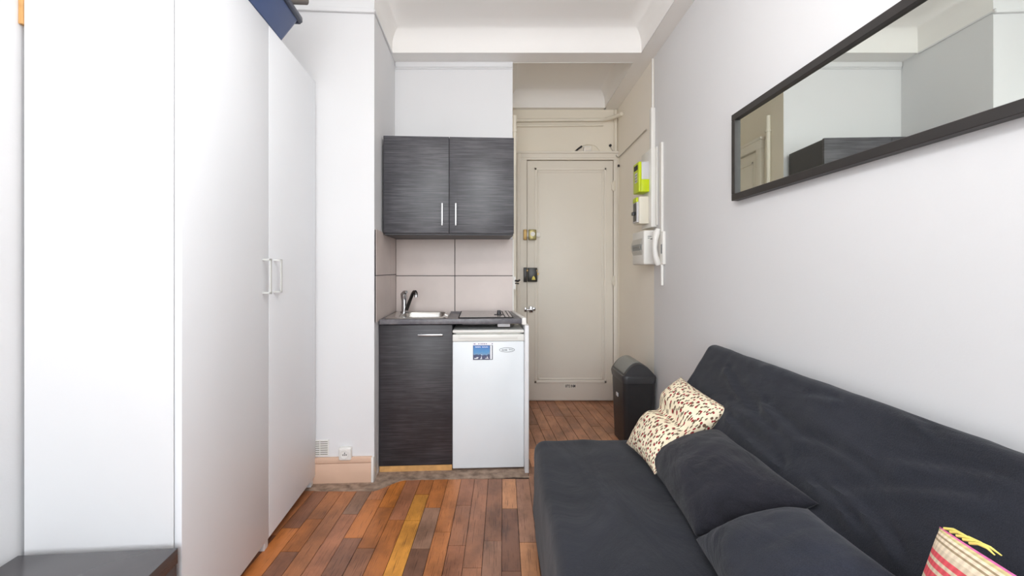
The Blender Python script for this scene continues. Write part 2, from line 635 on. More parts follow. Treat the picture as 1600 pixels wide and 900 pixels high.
    def build(self, name, mat, parent=None, smooth=35, loc=None):
        me = bpy.data.meshes.new(name)
        self.bm.to_mesh(me)
        self.bm.free()
        for m in (mat if isinstance(mat, (list, tuple)) else [mat]):
            me.materials.append(m)
        if smooth:
            me.shade_smooth()
            me.set_sharp_from_angle(angle=R(smooth))
        o = bpy.data.objects.new(name, me)
        COL.objects.link(o)
        if parent is not None:
            o.parent = parent
        if loc is not None:
            o.location = loc
        return o


def tag(o, label, cat, group=None):
    o['label'] = label
    o['category'] = cat
    if group:
        o['group'] = group
    return o


def thing(name, label, cat, loc=(0, 0, 0), rz=0.0, group=None):
    o = bpy.data.objects.new(name, None)
    o.empty_display_size = 0.1
    COL.objects.link(o)
    o.location = loc
    o.rotation_euler = (0, 0, rz)
    return tag(o, label, cat, group)


def struct(o, label=None):
    o['kind'] = 'structure'
    if label:
        o['label'] = label
    return o


def text(name, body, size, mat, parent, loc, rot, extrude=0.0004, sx=1.0, bold=0.0):
    d = bpy.data.curves.new(name, 'FONT')
    d.body = body
    d.size = size
    d.align_x = 'CENTER'
    d.align_y = 'CENTER'
    d.extrude = extrude
    d.offset = bold
    d.materials.append(mat)
    tmp = bpy.data.objects.new('tmp', d)
    COL.objects.link(tmp)
    bpy.context.view_layer.update()
    me = bpy.data.meshes.new_from_object(tmp.evaluated_get(bpy.context.evaluated_depsgraph_get()))
    bpy.data.objects.remove(tmp)
    o = bpy.data.objects.new(name, me)
    COL.objects.link(o)
    o.parent = parent
    o.location = loc
    o.rotation_euler = rot
    o.scale = (sx, 1, 1)
    return o


# ------------------------------------------------------------------ the room
XR = 1.03            # right wall
YD = 3.95            # wall with the entrance door
YK = 3.05            # kitchen back wall
ZB = 2.64            # underside of the beams / foot of the ceiling coves
ZC = 2.81            # ceiling
YB = -1.50           # window wall behind the camera


def left_wall_x(y):
    return -1.398 - 0.0793 * (y - 1.257)


# floor: one mesh of strips over a dark bed, with rough screed left bare along the kitchen
fl = MB()
fl.prism([(-1.75, YB - .1), (1.13, YB - .1), (1.13, 4.05), (-1.75, 4.05)], -0.06, -0.004, mi=1)
scr = []
for k in range(84):
    sx_ = -1.5 + k * .02
    if sx_ < -.76:
        sy_ = 2.332
    elif sx_ < -.57:
        sy_ = 2.332 + max(0, sx_ + .69) / .12 * .118
    else:
        sy_ = 2.450 + (sx_ + .57) * .06
    scr.append((sx_, sy_ + .014 * noise.noise((sx_ * 9, 0, 3)) + .006 * noise.noise((sx_ * 40, 2, 3))))
scr += [(.142, 2.50), (.142, 3.06), (-1.5, 3.06)]
fl.prism(scr, -0.004, 0.0018, mi=2)
bmf = fl.bm
tint = bmf.loops.layers.float_color.new('tint')
grain = bmf.loops.layers.uv.new('grain')
PAL = [((128, 86, 62), 4), ((140, 92, 66), 4), ((112, 76, 58), 4), ((150, 96, 58), 3), ((98, 70, 56), 3), ((158, 104, 70), 2),
       ((160, 98, 44), 2), ((120, 92, 76), 2)]
PAL = [[v * 1.26 for v in lin(c)[:3]] + [1] for c, n in PAL for _ in range(n)]
rng = random.Random(21)


def plank(x0, x1, y0, y1, col, sub=None, rot=0.0, org=(0, 0), clip=None):
    b = bmesh.new()
    g = 0.0019 if rot else 0.0012
    vs = [b.verts.new(p) for p in ((x0 + g, y0 + g, 0), (x1 - g, y0 + g, 0), (x1 - g, y1 - g, 0), (x0 + g, y1 - g, 0))]
    f = b.faces.new(vs)
    ext = bmesh.ops.extrude_face_region(b, geom=[f])
    for v in [e for e in ext['geom'] if isinstance(e, bmesh.types.BMVert)]:
        v.co.z -= 0.006
    bmesh.ops.recalc_face_normals(b, faces=list(b.faces))
    ox, oy = rng.uniform(0, 50), rng.uniform(0, 50)
    t2 = b.loops.layers.float_color.new('tint')
    u2 = b.loops.layers.uv.new('grain')
    k = rng.uniform(0.86, 1.14)
    c = [v * k for v in col[:3]] + [1]
    for fc in b.faces:
        for lp in fc.loops:
            lp[t2] = c
            lp[u2].uv = (lp.vert.co.x + ox, lp.vert.co.y + oy)
    if rot:
        b.transform(Matrix.Translation((org[0], org[1], 0)) @ Matrix.Rotation(rot, 4, 'Z'))
    for co, no in (clip or []):
        bmesh.ops.bisect_plane(b, geom=list(b.verts) + list(b.edges) + list(b.faces), dist=1e-5, plane_co=co, plane_no=no, clear_outer=True)
    if b.faces:
        me = bpy.data.meshes.new('tmp')
        b.to_mesh(me)
        bmf.from_mesh(me)
        bpy.data.meshes.remove(me)
    b.free()


x = -1.48
row = 0
YELLOW = lin((190, 132, 58))
ORANGE = lin((168, 104, 56))
while x < XR - 0.005:
    w = rng.uniform(0.074, 0.083)
    x1 = min(x + w, XR)
    xc = (x + x1) / 2
    yend = 2.345 if xc < -0.72 else (2.47 if xc < 0.14 else 2.62)
    y = YB - rng.uniform(0, 0.7)
    while y < yend:
        L = rng.choice([0.24, 0.32, 0.45, 0.6, 0.75, 0.95])
        y1 = y + L
        if yend - y1 < 0.12:
            y1 = yend
        col = rng.choice(PAL)
        if -0.475 < xc < -0.405 and y1 > 1.2:
            col = YELLOW if (y1 < 2.36 or y < 1.9) else ORANGE
        elif xc < -0.78:
            col = rng.choice([ORANGE, lin((150, 98, 64)), lin((130, 88, 66))])
        elif -0.7 < xc < -0.3 and rng.random() < 0.35:
            col = ORANGE
        elif xc > -0.2 and rng.random() < 0.5:
            col = lin(rng.choice([(158, 118, 92), (146, 106, 84), (176, 124, 86)]))
        if y1 > YB:
            plank(x, x1, max(y, YB), min(y1, yend), col)
        y = y1
    x = x1
    row += 1
# the strips of the entry run a little askew of the others
x = -0.3
while x < 1.5:
    w = rng.uniform(0.074, 0.081)
    y = 2.3 - rng.uniform(0, 0.5)
    while y < 4.2:
        L = rng.choice([0.5, 0.7, 0.95, 1.2])
        col = lin(rng.choice([(178, 128, 98), (166, 118, 90), (190, 138, 104), (158, 112, 88)]))
        plank(x, x + w, y - 2.6, y + L - 2.6, col, rot=R(4.5), org=(0, 2.6),
              clip=[((0, 2.621, 0), (0, -1, 0)), ((0.142, 0, 0), (-1, 0, 0)), ((XR, 0, 0), (1, 0, 0)), ((0, YD, 0), (0, 1, 0))])
        y += L
    x += w
floor = struct(fl.build('floor', [M['planks'], M['gap'], M['screed']], smooth=0), 'worn oak strip floor with bare screed along the kitchen')

# walls
struct(MB().box(XR, XR + .1, YB - .1, 2.98, 0, 2.9).build('wall_right', M['wall'], smooth=0), 'long white wall with the mirror')
struct(MB().box(XR, XR + .1, 2.98, 4.05, 0, 2.9).build('wall_entry', M['entry_light_tint'], smooth=0), 'entry wall with the meters, warm bounced light put into its colour')
struct(MB().box(0.0625, XR, YD, 4.05, 0, 2.9).build('wall_end', M['entry'], smooth=0), 'cream wall around the entrance door')
kw = MB()
kw.box(-1.7, 0.0625, YK, 4.05, 0, 2.9)
for f in kw.bm.faces:
    f.material_index = 1 if f.normal.x > 0.9 else 0
struct(kw.build('wall_kitchen', [M['wall'], M['entry']], smooth=0), 'white wall behind the kitchenette')
PIL = [(-1.7, 2.386), (-0.727, 2.445), (-0.762, YK), (-1.7, YK)]
struct(MB().prism(PIL, 0, 2.9).build('wall_pillar', M['wall'], smooth=0), 'white wall stub between wardrobe and kitchenette')
struct(MB().prism([(left_wall_x(YB - .1), YB - .1), (left_wall_x(2.5), 2.5), (left_wall_x(2.5) - .12, 2.5), (left_wall_x(YB - .1) - .12, YB - .1)], 0, 2.9)
       .build('wall_left', M['wall'], smooth=0), 'white wall behind the wardrobe')
wb = MB()
wb.box(-1.45, -1.0, YB - .1, YB, 0, 2.9).box(0.9, XR, YB - .1, YB, 0, 2.9).box(-1.0, 0.9, YB - .1, YB, 0, .45).box(-1.0, 0.9, YB - .1, YB, 2.55, 2.9)
struct(wb.build('wall_back', M['wall'], smooth=0), 'wall with the window behind the viewer')
wf = MB()
for a, c in ((-1.0, -0.95), (-0.075, -0.025), (0.85, 0.9)):
    wf.box(a, c, YB - .08, YB - .02, .45, 2.55, .004)
wf.box(-1.0, .9, YB - .08, YB - .02, .45, .50, .004).box(-1.0, .9, YB - .08, YB - .02, 2.50, 2.55, .004)
struct(wf.build('window_1', M['white']), 'white window frame behind the viewer')


# ceiling with coves
def offset_poly(poly, d):
    n = len(poly)
    out = []
    for i in range(n):
        p0, p1, p2 = Vector(poly[i - 1]), Vector(poly[i]), Vector(poly[(i + 1) % n])
        e0, e1 = (p1 - p0).normalized(), (p2 - p1).normalized()
        n0, n1 = Vector((-e0.y, e0.x)), Vector((-e1.y, e1.x))
        mv = (n0 + n1)
        mv = mv / max(0.2, mv.dot(n0))
        out.append(p1 + mv * d)
    return out


def cove(b, poly):
    prof = [(0.0, ZB - .002), (0.0, ZB + .05)]
    r_ = 0.12
    for k in range(1, 9):
        a = k / 8 * math.pi / 2
        prof.append((r_ * (1 - math.cos(a)), ZB + .05 + r_ * math.sin(a)))
    rings = []
    for d, z in prof:
        rings.append([b.verts.new((p[0], p[1], z)) for p in offset_poly(poly, d)])
    n = len(poly)
    for a, c in zip(rings, rings[1:]):
        for i in range(n):
            b.faces.new((a[i], c[i], c[(i + 1) % n], a[(i + 1) % n]))
    b.faces.new(rings[-1][::-1])


cb = bmesh.new()
cove(cb, [(0.92, YB), (0.92, 2.91), (-0.745, 2.91), (-0.727, 2.447), (-1.49, 2.40), (left_wall_x(YB) + .003, YB)])
cove(cb, [(0.905, 3.052), (0.905, 3.895), (0.0635, 3.895), (0.0635, 3.052)])
ce = MB()
me_ = bpy.data.meshes.new('tmp')
cb.to_mesh(me_)
cb.free()
ce.bm.from_mesh(me_)
ce.prism([(-0.90, 2.913), (0.9228, 2.913), (0.9228, 3.0490), (-0.90, 3.0490)], ZB, 2.9)
ce.box(0.923, XR, YB, YD, ZB, 2.9).box(0.908, 0.9225, 3.0515, YD, ZB, 2.9).box(0.0625, 0.92, 3.8985, YD, ZB, 2.9)
ce.box(-1.8, 1.2, YB - .1, 4.1, 2.9, 2.96)
struct(ce.build('ceiling', M['ceil'], smooth=40), 'white ceiling with rounded coves and beams')

# mouldings, skirtings, tiles
tr = MB()
tr.prism([(-1.49, 2.378), (-0.722, 2.426), (-0.722, 2.446), (-1.49, 2.398)], 2.622, 2.650, .004)
struct(tr.build('trim_1', M['wall']), 'picture rail on the wall stub')
tr = MB()
tr.box(-0.755, 0.064, YK - .018, YK, 2.600, 2.6385, .004)
tr.box(-0.755, 0.064, YK - .010, YK, 2.592, 2.600)
struct(tr.build('trim_2', M['wall']), 'picture rail above the kitchenette')
tr = MB()
tr.prism([(-0.724, 2.43), (-0.719, 2.43), (-0.742, 2.91), (-0.752, 2.91)], 2.630, 2.640)
struct(tr.build('trim_3', M['wall'], smooth=0), 'thin moulding along the side of the wall stub')
bl = MB()
bl.prism([(-1.49, 2.382), (-0.740, 2.427), (-0.740, 2.446), (-1.49, 2.400)], 0.0, 0.110, .002)
bl.prism([(-1.49, 2.380), (-0.737, 2.425), (-0.737, 2.446), (-1.49, 2.400)], 0.112, 0.143, .004)
bl.prism([(-0.7395, 2.4245), (-0.7255, 2.4245), (-0.729, 2.50), (-0.7395, 2.50)], 0.0, 0.140, .002, mi=1)
struct(bl.build('baseboard_pillar', [M['skirt'], M['plastic']]), 'beige skirting board at the foot of the wall stub')
br = MB()
br.box(XR - .016, XR, YB, 3.9, 0, 0.135, .003).box(XR - .020, XR, YB, 3.9, 0.135, 0.150, .003, mi=1)
struct(br.build('baseboard_right', [M['brownskirt'], M['plastic']]), 'brown skirting board with a white cap along the right wall')


def side_x(y):
    return -0.727 - 0.0578 * (y - 2.445)


tl = MB()
gy = YK - 0.009
tl.box(-0.760, 0.0625, gy + .002, YK, 0.89, 1.402, mi=1)
for x0, x1 in ((-0.751, -0.3435), (-0.3385, 0.0620)):
    for z0, z1 in ((0.89, 1.1425), (1.1475, 1.400)):
        tl.box(x0, x1, gy - .0, YK - .001, z0, z1, .0008, 1)
# white edge strip at the free end of the tiles
tl.box(0.0625, 0.070, gy - .002, YK, 0.89, 1.40, .001, 1, mi=2)
ya, yb = 2.455, 3.045
for z0, z1 in ((0.89, 1.1515), (1.1565, 1.415)):
    for y0, y1 in ((ya, 2.86), (2.863, yb)):
        tl.prism([(side_x(y0) + .008, y0), (side_x(y1) + .008, y1), (side_x(y1), y1), (side_x(y0), y0)], z0, z1)
tl.prism([(side_x(ya) + .006, ya), (side_x(yb) + .006, yb), (side_x(yb), yb), (side_x(ya), ya)], 0.89, 1.414, mi=1)
struct(tl.build('trim_4', [M['tile'], M['grout'], M['plastic']], smooth=0), 'taupe wall tiles with dark joints above the worktop')


# ------------------------------------------------------------------ entrance door and bathroom door (structure)
SD = 680.0 / YD


def dw(px, py, y=YD):
    """photo measurement -> point on the door wall"""
    return Vector(((px - 787) / SD, y, 1.185 - (py - 422) / SD))


X0, X1, ZT = 0.212, 0.985, 2.170
d1 = struct(MB().box(X0, X1, YD - .028, YD - .001, 0.012, ZT, .003).build('door_1', M['doorp']), 'cream entrance door with one long panel and three locks')
fr = MB()
fr.box(0.105, X0 - .004, YD - .040, YD, 0.0, 2.195, .004)
fr.box(0.118, 0.150, YD - .052, YD, 0.0, 2.235, .006)
fr.box(X1 + .004, XR - .001, YD - .040, YD, 0.0, 2.195, .004)
fr.box(0.103, XR - .0005, YD - .043, YD, ZT + .006, 2.240, .004)
fr.box(0.102, XR - .0003, YD - .057, YD, 2.232, 2.252, .005)
fr.box(0.13, XR - .03, YD - .050, YD, 2.190, 2.202, .003)
fr.build('door_frame', M['doorp'], d1)
pm = MB()
for k, (ins, wdt, dep) in enumerate(((0.0, .020, .010), (.030, .012, .006))):
    a, c, z0, z1 = 0.277 + ins, 0.925 - ins, 0.170 + ins, 2.105 - ins
    yy = YD - .028 - dep
    for q in ((a, a + wdt, z0, z1), (c - wdt, c, z0, z1), (a, c, z0, z0 + wdt), (a, c, z1 - wdt, z1)):
        pm.box(q[0], q[1], yy, YD - .027, q[2], q[3], .003)
pm.build('panel_moulding', M['doorp'], d1)
for pz in (1.94, 1.09, 0.20):
    h = MB().cyl((X1 + .002, YD - .046, pz - .045), (X1 + .002, YD - .046, pz + .045), .009)
    h.box(X1 - .014, X1 + .018, YD - .042, YD - .028, pz - .035, pz + .035, .002)
    h.build('hinge', M['pipe'], d1)
# brass night latch
lk = MB().box(0.176, 0.208, YD - .062, YD - .038, 1.455, 1.548, .003)
lk.build('strike_plate', M['brass'], d1)
lk = MB().box(0.222, 0.292, YD - .068, YD - .026, 1.455, 1.548, .006)
o = lk.build('night_latch', M['olive'], d1)
o['label'] = 'olive brass night latch'
MB().cyl((0.258, YD - .095, 1.505), (0.258, YD - .068, 1.505), .020).build('latch_knob', M['plastic'], o)
MB().box(0.292, 0.330, YD - .052, YD - .026, 1.482, 1.524, .004).box(0.208, 0.224, YD - .052, YD - .026, 1.482, 1.524, .003).build('latch_bolt', M['plastic'], o)
# black rim lock
MB().box(0.178, 0.207, YD - .064, YD - .038, 1.078, 1.208, .003).build('strike_plate', M['blacklock'], d1)
o = MB().box(0.214, 0.300, YD - .068, YD - .026, 1.080, 1.206, .005).build('rim_lock', M['blacklock'], d1)
o['label'] = 'black rim lock with a yellow emblem'
MB().prism([(0.250, 1.098), (0.284, 1.098), (0.279, 1.120), (0.267, 1.134), (0.255, 1.120)], YD - .0695, YD - .067, axis='y').build('lock_emblem', M['thread'], o)
MB().cyl((0.304, YD - .058, 1.150), (0.304, YD - .030, 1.150), .012).box(0.292, 0.304, YD - .0695, YD - .060, 1.172, 1.186, .001).box(0.205, 0.216, YD - .066, YD - .03, 1.170, 1.188, .001).build('lock_knob', M['brass'], o)
# chrome latch low on the door
o = MB().box(0.228, 0.262, YD - .050, YD - .026, 0.805, 0.858, .004).box(0.184, 0.205, YD - .056, YD - .038, 0.812, 0.850, .003).build('latch', M['chrome'], d1)
MB().cyl((0.205, YD - .060, 0.832), (0.255, YD - .060, 0.832), .008).box(0.258, 0.285, YD - .052, YD - .03, 0.822, 0.848, .003).build('latch_bolt', M['chrome'], o)
st = MB().box(0.545, 0.655, YD - .0295, YD - .0275, 0.120, 0.165, .0005, 1).build('sticker', M['doorp'], d1)
text('sticker_text', 'BT!2 INM', 0.034, M['print'], st, (0.601, YD - .0300, 0.139), (R(90), 0, 0), bold=0.0008, sx=0.66)

# bathroom door on the side of the partition (seen in the mirror)
PX = 0.0625
d2 = struct(MB().box(PX - .002, PX + .012, 3.34, 3.88, 0.01, 2.10, .003).build('door_2', M['doorp']), 'cream side door of the entry')
fr = MB()
fr.box(PX - .002, PX + .030, 3.275, 3.338, 0, 2.165, .005).box(PX - .002, PX + .030, 3.882, 3.908, 0, 2.165, .005)
fr.box(PX - .002, PX + .033, 3.272, 3.9065, 2.104, 2.170, .005).box(PX - .002, PX + .039, 3.262, 3.9075, 2.168, 2.190, .005)
fr.build('door_frame', M['doorp'], d2)
pm = MB()
for q in ((3.40, 3.415, .9, 2.03), (3.80, 3.815, .9, 2.03), (3.40, 3.815, .9, .915), (3.40, 3.815, 2.015, 2.03)):
    pm.box(PX + .01, PX + .019, q[0], q[1], q[2], q[3], .002)
pm.build('panel_moulding', M['doorp'], d2)
tag(MB().cyl((PX + .016, 3.20, 0.0), (PX + .016, 3.20, 2.32), .015).cyl((PX + .016, 3.20, 2.20), (PX + .016, 3.20, 2.215), .02).build('riser_pipe', M['pipe']),
    'thin painted pipe standing beside the side door frame, seen in the mirror', 'pipe')

# ------------------------------------------------------------------ wardrobe
TH = math.atan2(0.089, 1.123)
ward = thing('wardrobe', 'tall white two-door wardrobe along the left wall', 'wardrobe', (-0.955, 1.291, 0), TH)
WL, WD, WT = 1.128, 0.412, 2.205
bd = MB()
bd.box(-WD - .020, -.0235, 0.0, .019, 0.0, WT, .001, 1)
bd.box(-WD - .020, -.0235, WL - .019, WL, 0.0, WT, .001, 1)
bd.box(-WD - .016, -.0235, WL / 2 - .009, WL / 2 + .009, 0.06, WT - .02)
bd.box(-WD - .018, -.0235, .019, WL - .019, WT - .020, WT - .0005)
bd.box(-WD - .018, -.0235, .019, WL - .019, .045, .063)
bd.box(-WD - .018, -WD - .013, .019, WL - .019, .045, WT - .02)
bd.build('carcass', M['panel'], ward)
for a, c in ((0.0005, WL / 2 - .0016), (WL / 2 + .0016, WL - .0005)):
    d = MB().box(-.0205, 0, a, c, .045, 2.228, .0015, 2).build('door', M['wardoor'], ward)
    hy = (WL / 2 - .052) if a < .1 else (WL / 2 + .050)
    h = MB()
    h.box(.0, .033, hy - .006, hy + .006, 1.086, 1.094, .001, 1).box(.0, .033, hy - .006, hy + .006, 1.224, 1.232, .001, 1)
    h.box(.027, .033, hy - .006, hy + .006, 1.086, 1.232, .001, 1)
    h.build('door_handle', M['handle'], d)
for yy in (.02, WL / 2 - .02, WL - .045):
    MB().box(-.048, -.010, yy, yy + .035, 0, .046, .002).build('foot', M['panel'], ward)
MB().box(-WD - .032, -WD - .0203, -.004, WL, 1.895, WT + .03, .001, 1).build('batten', M['pine'], ward)['label'] = 'raw wooden batten behind the top'

# blue box on top of the wardrobe, with the end of a grey roll sticking out
bx = thing('storage_box', 'blue plastic storage box on top of the wardrobe', 'storage box', ward.matrix_basis @ Vector((0, 0, 0)), TH)
zb = WT + .024
bx.location = Vector((-0.955, 1.291, zb)) + Vector((0, 0, 0))


def tray(b, x0, x1, y0, y1, flx, fly, h, th):
    """open tub: walls flare outwards, hollow inside"""
    def ring(o, i, z):
        k = z / h
        return [b.verts.new((x, y, z)) for x, y in ((x0 - flx * k + i, y0 - fly * k + i), (x1 + flx * k - i, y0 - fly * k + i),
                                                    (x1 + flx * k - i, y1 + fly * k - i), (x0 - flx * k + i, y1 + fly * k - i))]
    r = [ring(0, 0, 0.0), ring(0, 0, h), ring(0, th, h), ring(0, th, th)]
    b.faces.new(r[0][::-1])
    for a, c in zip(r, r[1:]):
        for k in range(4):
            b.faces.new((a[k], a[(k + 1) % 4], c[(k + 1) % 4], c[k]))
    b.faces.new(r[3])


tb = bmesh.new()
tray(tb, -.30, .004, .22, .705, .058, .045, .125, .004)
bmesh.ops.recalc_face_normals(tb, faces=list(tb.faces))
vert_e = [e for e in tb.edges if abs(e.verts[0].co.z - e.verts[1].co.z) > .05]
bmesh.ops.bevel(tb, geom=vert_e, offset=.03, segments=4, affect='EDGES', profile=0.5)
MB().merge(tb).build('tub', M['blue'], bx)
rm = MB()
xo0, xo1, yo0, yo1 = -.30 - .058, .004 + .058, .22 - .045, .705 + .045
for q in ((xo1 - .012, xo1 + .010, yo0, yo1), (xo0 - .010, xo0 + .012, yo0, yo1), (xo0, xo1, yo1 - .012, yo1 + .010), (xo0, xo1, yo0 - .010, yo0 + .012)):
    rm.box(q[0], q[1], q[2], q[3], .112, .142, .008, 3)
rm.build('rim', M['bluerim'], bx)
rl = thing('foam_roll', 'end of a grey roll sticking out of the blue box on the wardrobe', 'roll', (-0.955, 1.291, zb), TH)
MB().cyl((-.22, .45, .045), (.080, .765, .236), .022).build('roll', M['greyroll'], rl)

# ------------------------------------------------------------------ low black table in the corner
tbl = thing('low_table', 'low black-brown table in front of the white wardrobe side', 'table', (-0.944, 1.262, 0), TH)
TW, TLn = 0.428, 0.90
MB().box(-TW, 0, -TLn, 0, .335, .380, .002, 2).build('table_top', M['bench'], tbl)
for lx in (-TW + .002, -.052):
    for ly in (-TLn + .002, -.052):
        MB().box(lx, lx + .05, ly, ly + .05, 0, .335, .002, 2).build('leg', M['bench'], tbl)
MB().box(-TW + .02, -.02, -TLn + .03, -.03, .10, .12, .001, 1).build('shelf', M['bench'], tbl)

# vent grille and wall socket on the wall stub
PA = math.atan2(2.445 - 2.386, 0.973)


def on_stub(x):
    return 2.445 + 0.0606 * (x + 0.727)


vg = thing('vent_grille', 'small white slatted vent low on the wall beside the wardrobe', 'vent', (-0.975, on_stub(-0.975), 0.150), PA)
g = MB()
g.box(-.150, 0, -.006, .0, 0, .090, .001, 1, mi=0)
g.build('frame', M['plastic'], vg)
g = MB()
for k in range(7):
    g.box(-.143, -.050, -.0064, -.003, .008 + k * .0115, .0122 + k * .0115)
    g.box(-.046, -.006, -.0064, -.003, .008 + k * .0115, .0122 + k * .0115)
g.build('slot', pmat('slot_shadow_grey', (120, 118, 106), .8), vg)
sk = thing('wall_socket', 'white power socket on the wall just above the beige skirting', 'socket', (-0.880, on_stub(-0.880) - .018, 0.166), PA)
MB().box(-.034, .034, -.012, .019, -.036, .036, .009, 4).build('plate', M['plastic'], sk)
sb = MB()
sb.tube([(.022 * math.cos(a), -.013, .022 * math.sin(a)) for a in [k * math.pi / 12 for k in range(25)]], .0022, 8)
sb.build('rim', M['plastic'], sk)
sb = MB()
for qx, qz in ((-.009, -.003), (.0, -.003), (.009, -.003), (.0, .007)):
    sb.cyl((qx, -.0135, qz), (qx, -.011, qz), .003, 10)
sb.build('contact_hole', M['dark'], sk)

# ------------------------------------------------------------------ kitchenette
KA = R(3.3)
bc = thing('base_cabinet', 'black wood-grain base cabinet under the sink', 'cabinet', (-0.730, 2.546, 0), KA)
MB().box(0.002, .018, .021, .40, .035, .866).box(.411, .427, .021, .40, .035, .866).box(0.018, .411, .39, .40, .035, .866).box(.018, .411, .021, .39, .035, .051).build('carcass', M['lam_body'], bc)
dr = MB().box(0, .427, 0, .019, .037, .862, .002, 2).build('door', M['lam_low'], bc)
h = MB().box(.228, .374, -.030, -.022, .800, .812, .003, 2).cyl((.245, -.024, .806), (.245, .001, .806), .005).cyl((.357, -.024, .806), (.357, .001, .806), .005)
h.build('door_handle', M['alu'], dr)
MB().box(0.002, .425, .003, .022, 0, .0345, .001, 1).build('plinth', M['pine'], bc)['label'] = 'raw wood plinth'

wt = MB().prism([(-0.722, 2.525), (0.108, 2.573), (0.050, 3.038), (-0.750, 3.038)], .868, .898, .003)
wt = tag(wt.build('worktop', M['worktop']), 'grey worktop across the base cabinet and fridge', 'worktop')
MB().prism([(0.1085, 2.570), (0.134, 2.5715), (0.0745, 3.036), (0.051, 3.036)], .862, .902, .003).build('end_cap', M['plastic'], wt)['label'] = 'white end cap'
ep = MB().prism([(0.124, 2.538), (0.147, 2.539), (0.126, 3.034), (0.105, 3.034)], 0, .861, .002)
tag(ep.build('side_panel', M['panel']), 'white upright panel at the right of the fridge', 'panel')

# fridge
fg = thing('fridge', 'small white under-counter fridge with a blue magnet', 'fridge', (-0.302, 2.566, 0), R(2.8))
FW = .424
b0 = MB().box(.003, FW - .003, .052, .44, .018, .806, .008, 3)
b0.build('body', M['fridge'], fg)
MB().box(0, FW, 0.004, .45, .812, .830, .006, 3).box(.02, FW - .02, .03, .44, .80, .814).build('top', M['fridgetrim'], fg)
MB().box(.004, FW - .004, .044, .054, .02, .80).build('door_seal', M['dark'], fg)
fd = MB().box(0, FW, 0, .045, .012, .762, .007, 3).build('door', M['fridge'], fg)
gp = MB().box(0, FW, -.001, .045, .763, .804, .005, 3).box(.035, FW - .04, -.004, .0, .780, .798, .002, 2)
gp.build('grip_strip', M['fridgetrim'], fd)
lg = MB()
lg.tube([(.322 + .045 * math.cos(a), -.0008, .712 + .0125 * math.sin(a)) for a in [k * math.pi / 20 for k in range(41)]], .0012, 6)
lg.build('badge_outline', M['greyprint'], fd)
text('badge_text', 'alunda', .015, M['print'], fd, (.307, -.0008, .7115), (R(90), 0, 0), sx=0.85)
text('badge_text', 'Bros', .013, M['greyprint'], fd, (.345, -.0008, .7135), (R(90), 0, 0), sx=0.85)
for fx in (.03, FW - .03):
    for fy in (.06, .40):
        MB().cyl((fx, fy, 0), (fx, fy, .019), .016).build('foot', M['blackpl'], fg)
# magnet
mg = thing('fridge_magnet', 'blue landscape picture magnet on the fridge door', 'magnet', Vector((-0.302, 2.566, 0)) + Matrix.Rotation(R(2.8), 3, 'Z') @ Vector((.119, -.0005, .655)), R(2.8))
MB().box(0, .120, -.003, 0, 0, .104, .0008, 1).build('backing', M['whiteprint'], mg)
MB().box(.002, .118, -.0034, -.0028, 0.0, .0855).build('border', M['bluerim'], mg)
MB().box(.004, .101, -.004, -.003, .003, .084).build('picture', M['picture'], mg)
MB().box(.103, .114, -.004, -.003, .003, .084).build('strip', M['whiteprint'], mg)
ms = MB()
for q in ((.016, .048, .073, .079), (.056, .092, .073, .078)):
    n_ = 6
    for k in range(n_):
        a = q[0] + (q[1] - q[0]) * k / n_
        ms.box(a, a + (q[1] - q[0]) / n_ * .7, -.0045, -.0035, q[2], q[3] - .0012 * (k % 2))
for q in ((.010, .030, .006, .011), (.022, .034, .011, .016), (.044, .056, .005, .009), (.050, .054, .009, .020), (.074, .094, .007, .010), (.084, .088, .010, .020), (.050, .056, .027, .031)):
    ms.box(q[0], q[1], -.0045, -.0035, q[2], q[3], .0008, 1)
ms.build('lettering', M['whiteprint'], mg)
ms = MB()
for k, a in enumerate((.006, .033, .046, .056, .066, .077, .112)):
    ms.box(a, a + (.007 if k else .010), -.0036, -.0028, .092, .0965)
ms.build('caption', M['pinkprint'], mg)

# sink
sn = thing('sink', 'stainless steel inset sink in the left of the worktop', 'sink', (-0.535, 2.79, .898), KA)


def rrect(hx, hy, r, n=5):
    pts = []
    for cx, cy, a0 in ((hx - r, hy - r, 0), (-hx + r, hy - r, 90), (-hx + r, -hy + r, 180), (hx - r, -hy + r, 270)):
        for k in range(n + 1):
            a = R(a0 + 90 * k / n)
            pts.append((cx + r * math.cos(a), cy + r * math.sin(a)))
    return pts


def rings_mesh(rings, close_last=True):
    b = bmesh.new()
    vs = [[b.verts.new(p) for p in r] for r in rings]
    n = len(vs[0])
    for a, c in zip(vs, vs[1:]):
        for k in range(n):
            b.faces.new((a[k], a[(k + 1) % n], c[(k + 1) % n], c[k]))
    if close_last:
        b.faces.new(vs[-1])
    return b


rg = [[(x, y, .0002) for x, y in rrect(.185, .215, .03)], [(x, y, .005) for x, y in rrect(.181, .211, .03)],
      [(x + .02, y - .01, .005) for x, y in rrect(.140, .165, .05)], [(x + .02, y - .01, .0035) for x, y in rrect(.134, .159, .05)],
      [(x + .02, y - .01, .0012) for x, y in rrect(.128, .152, .05)], [(x + .02, y - .01, .0006) for x, y in rrect(.05, .06, .03)]]
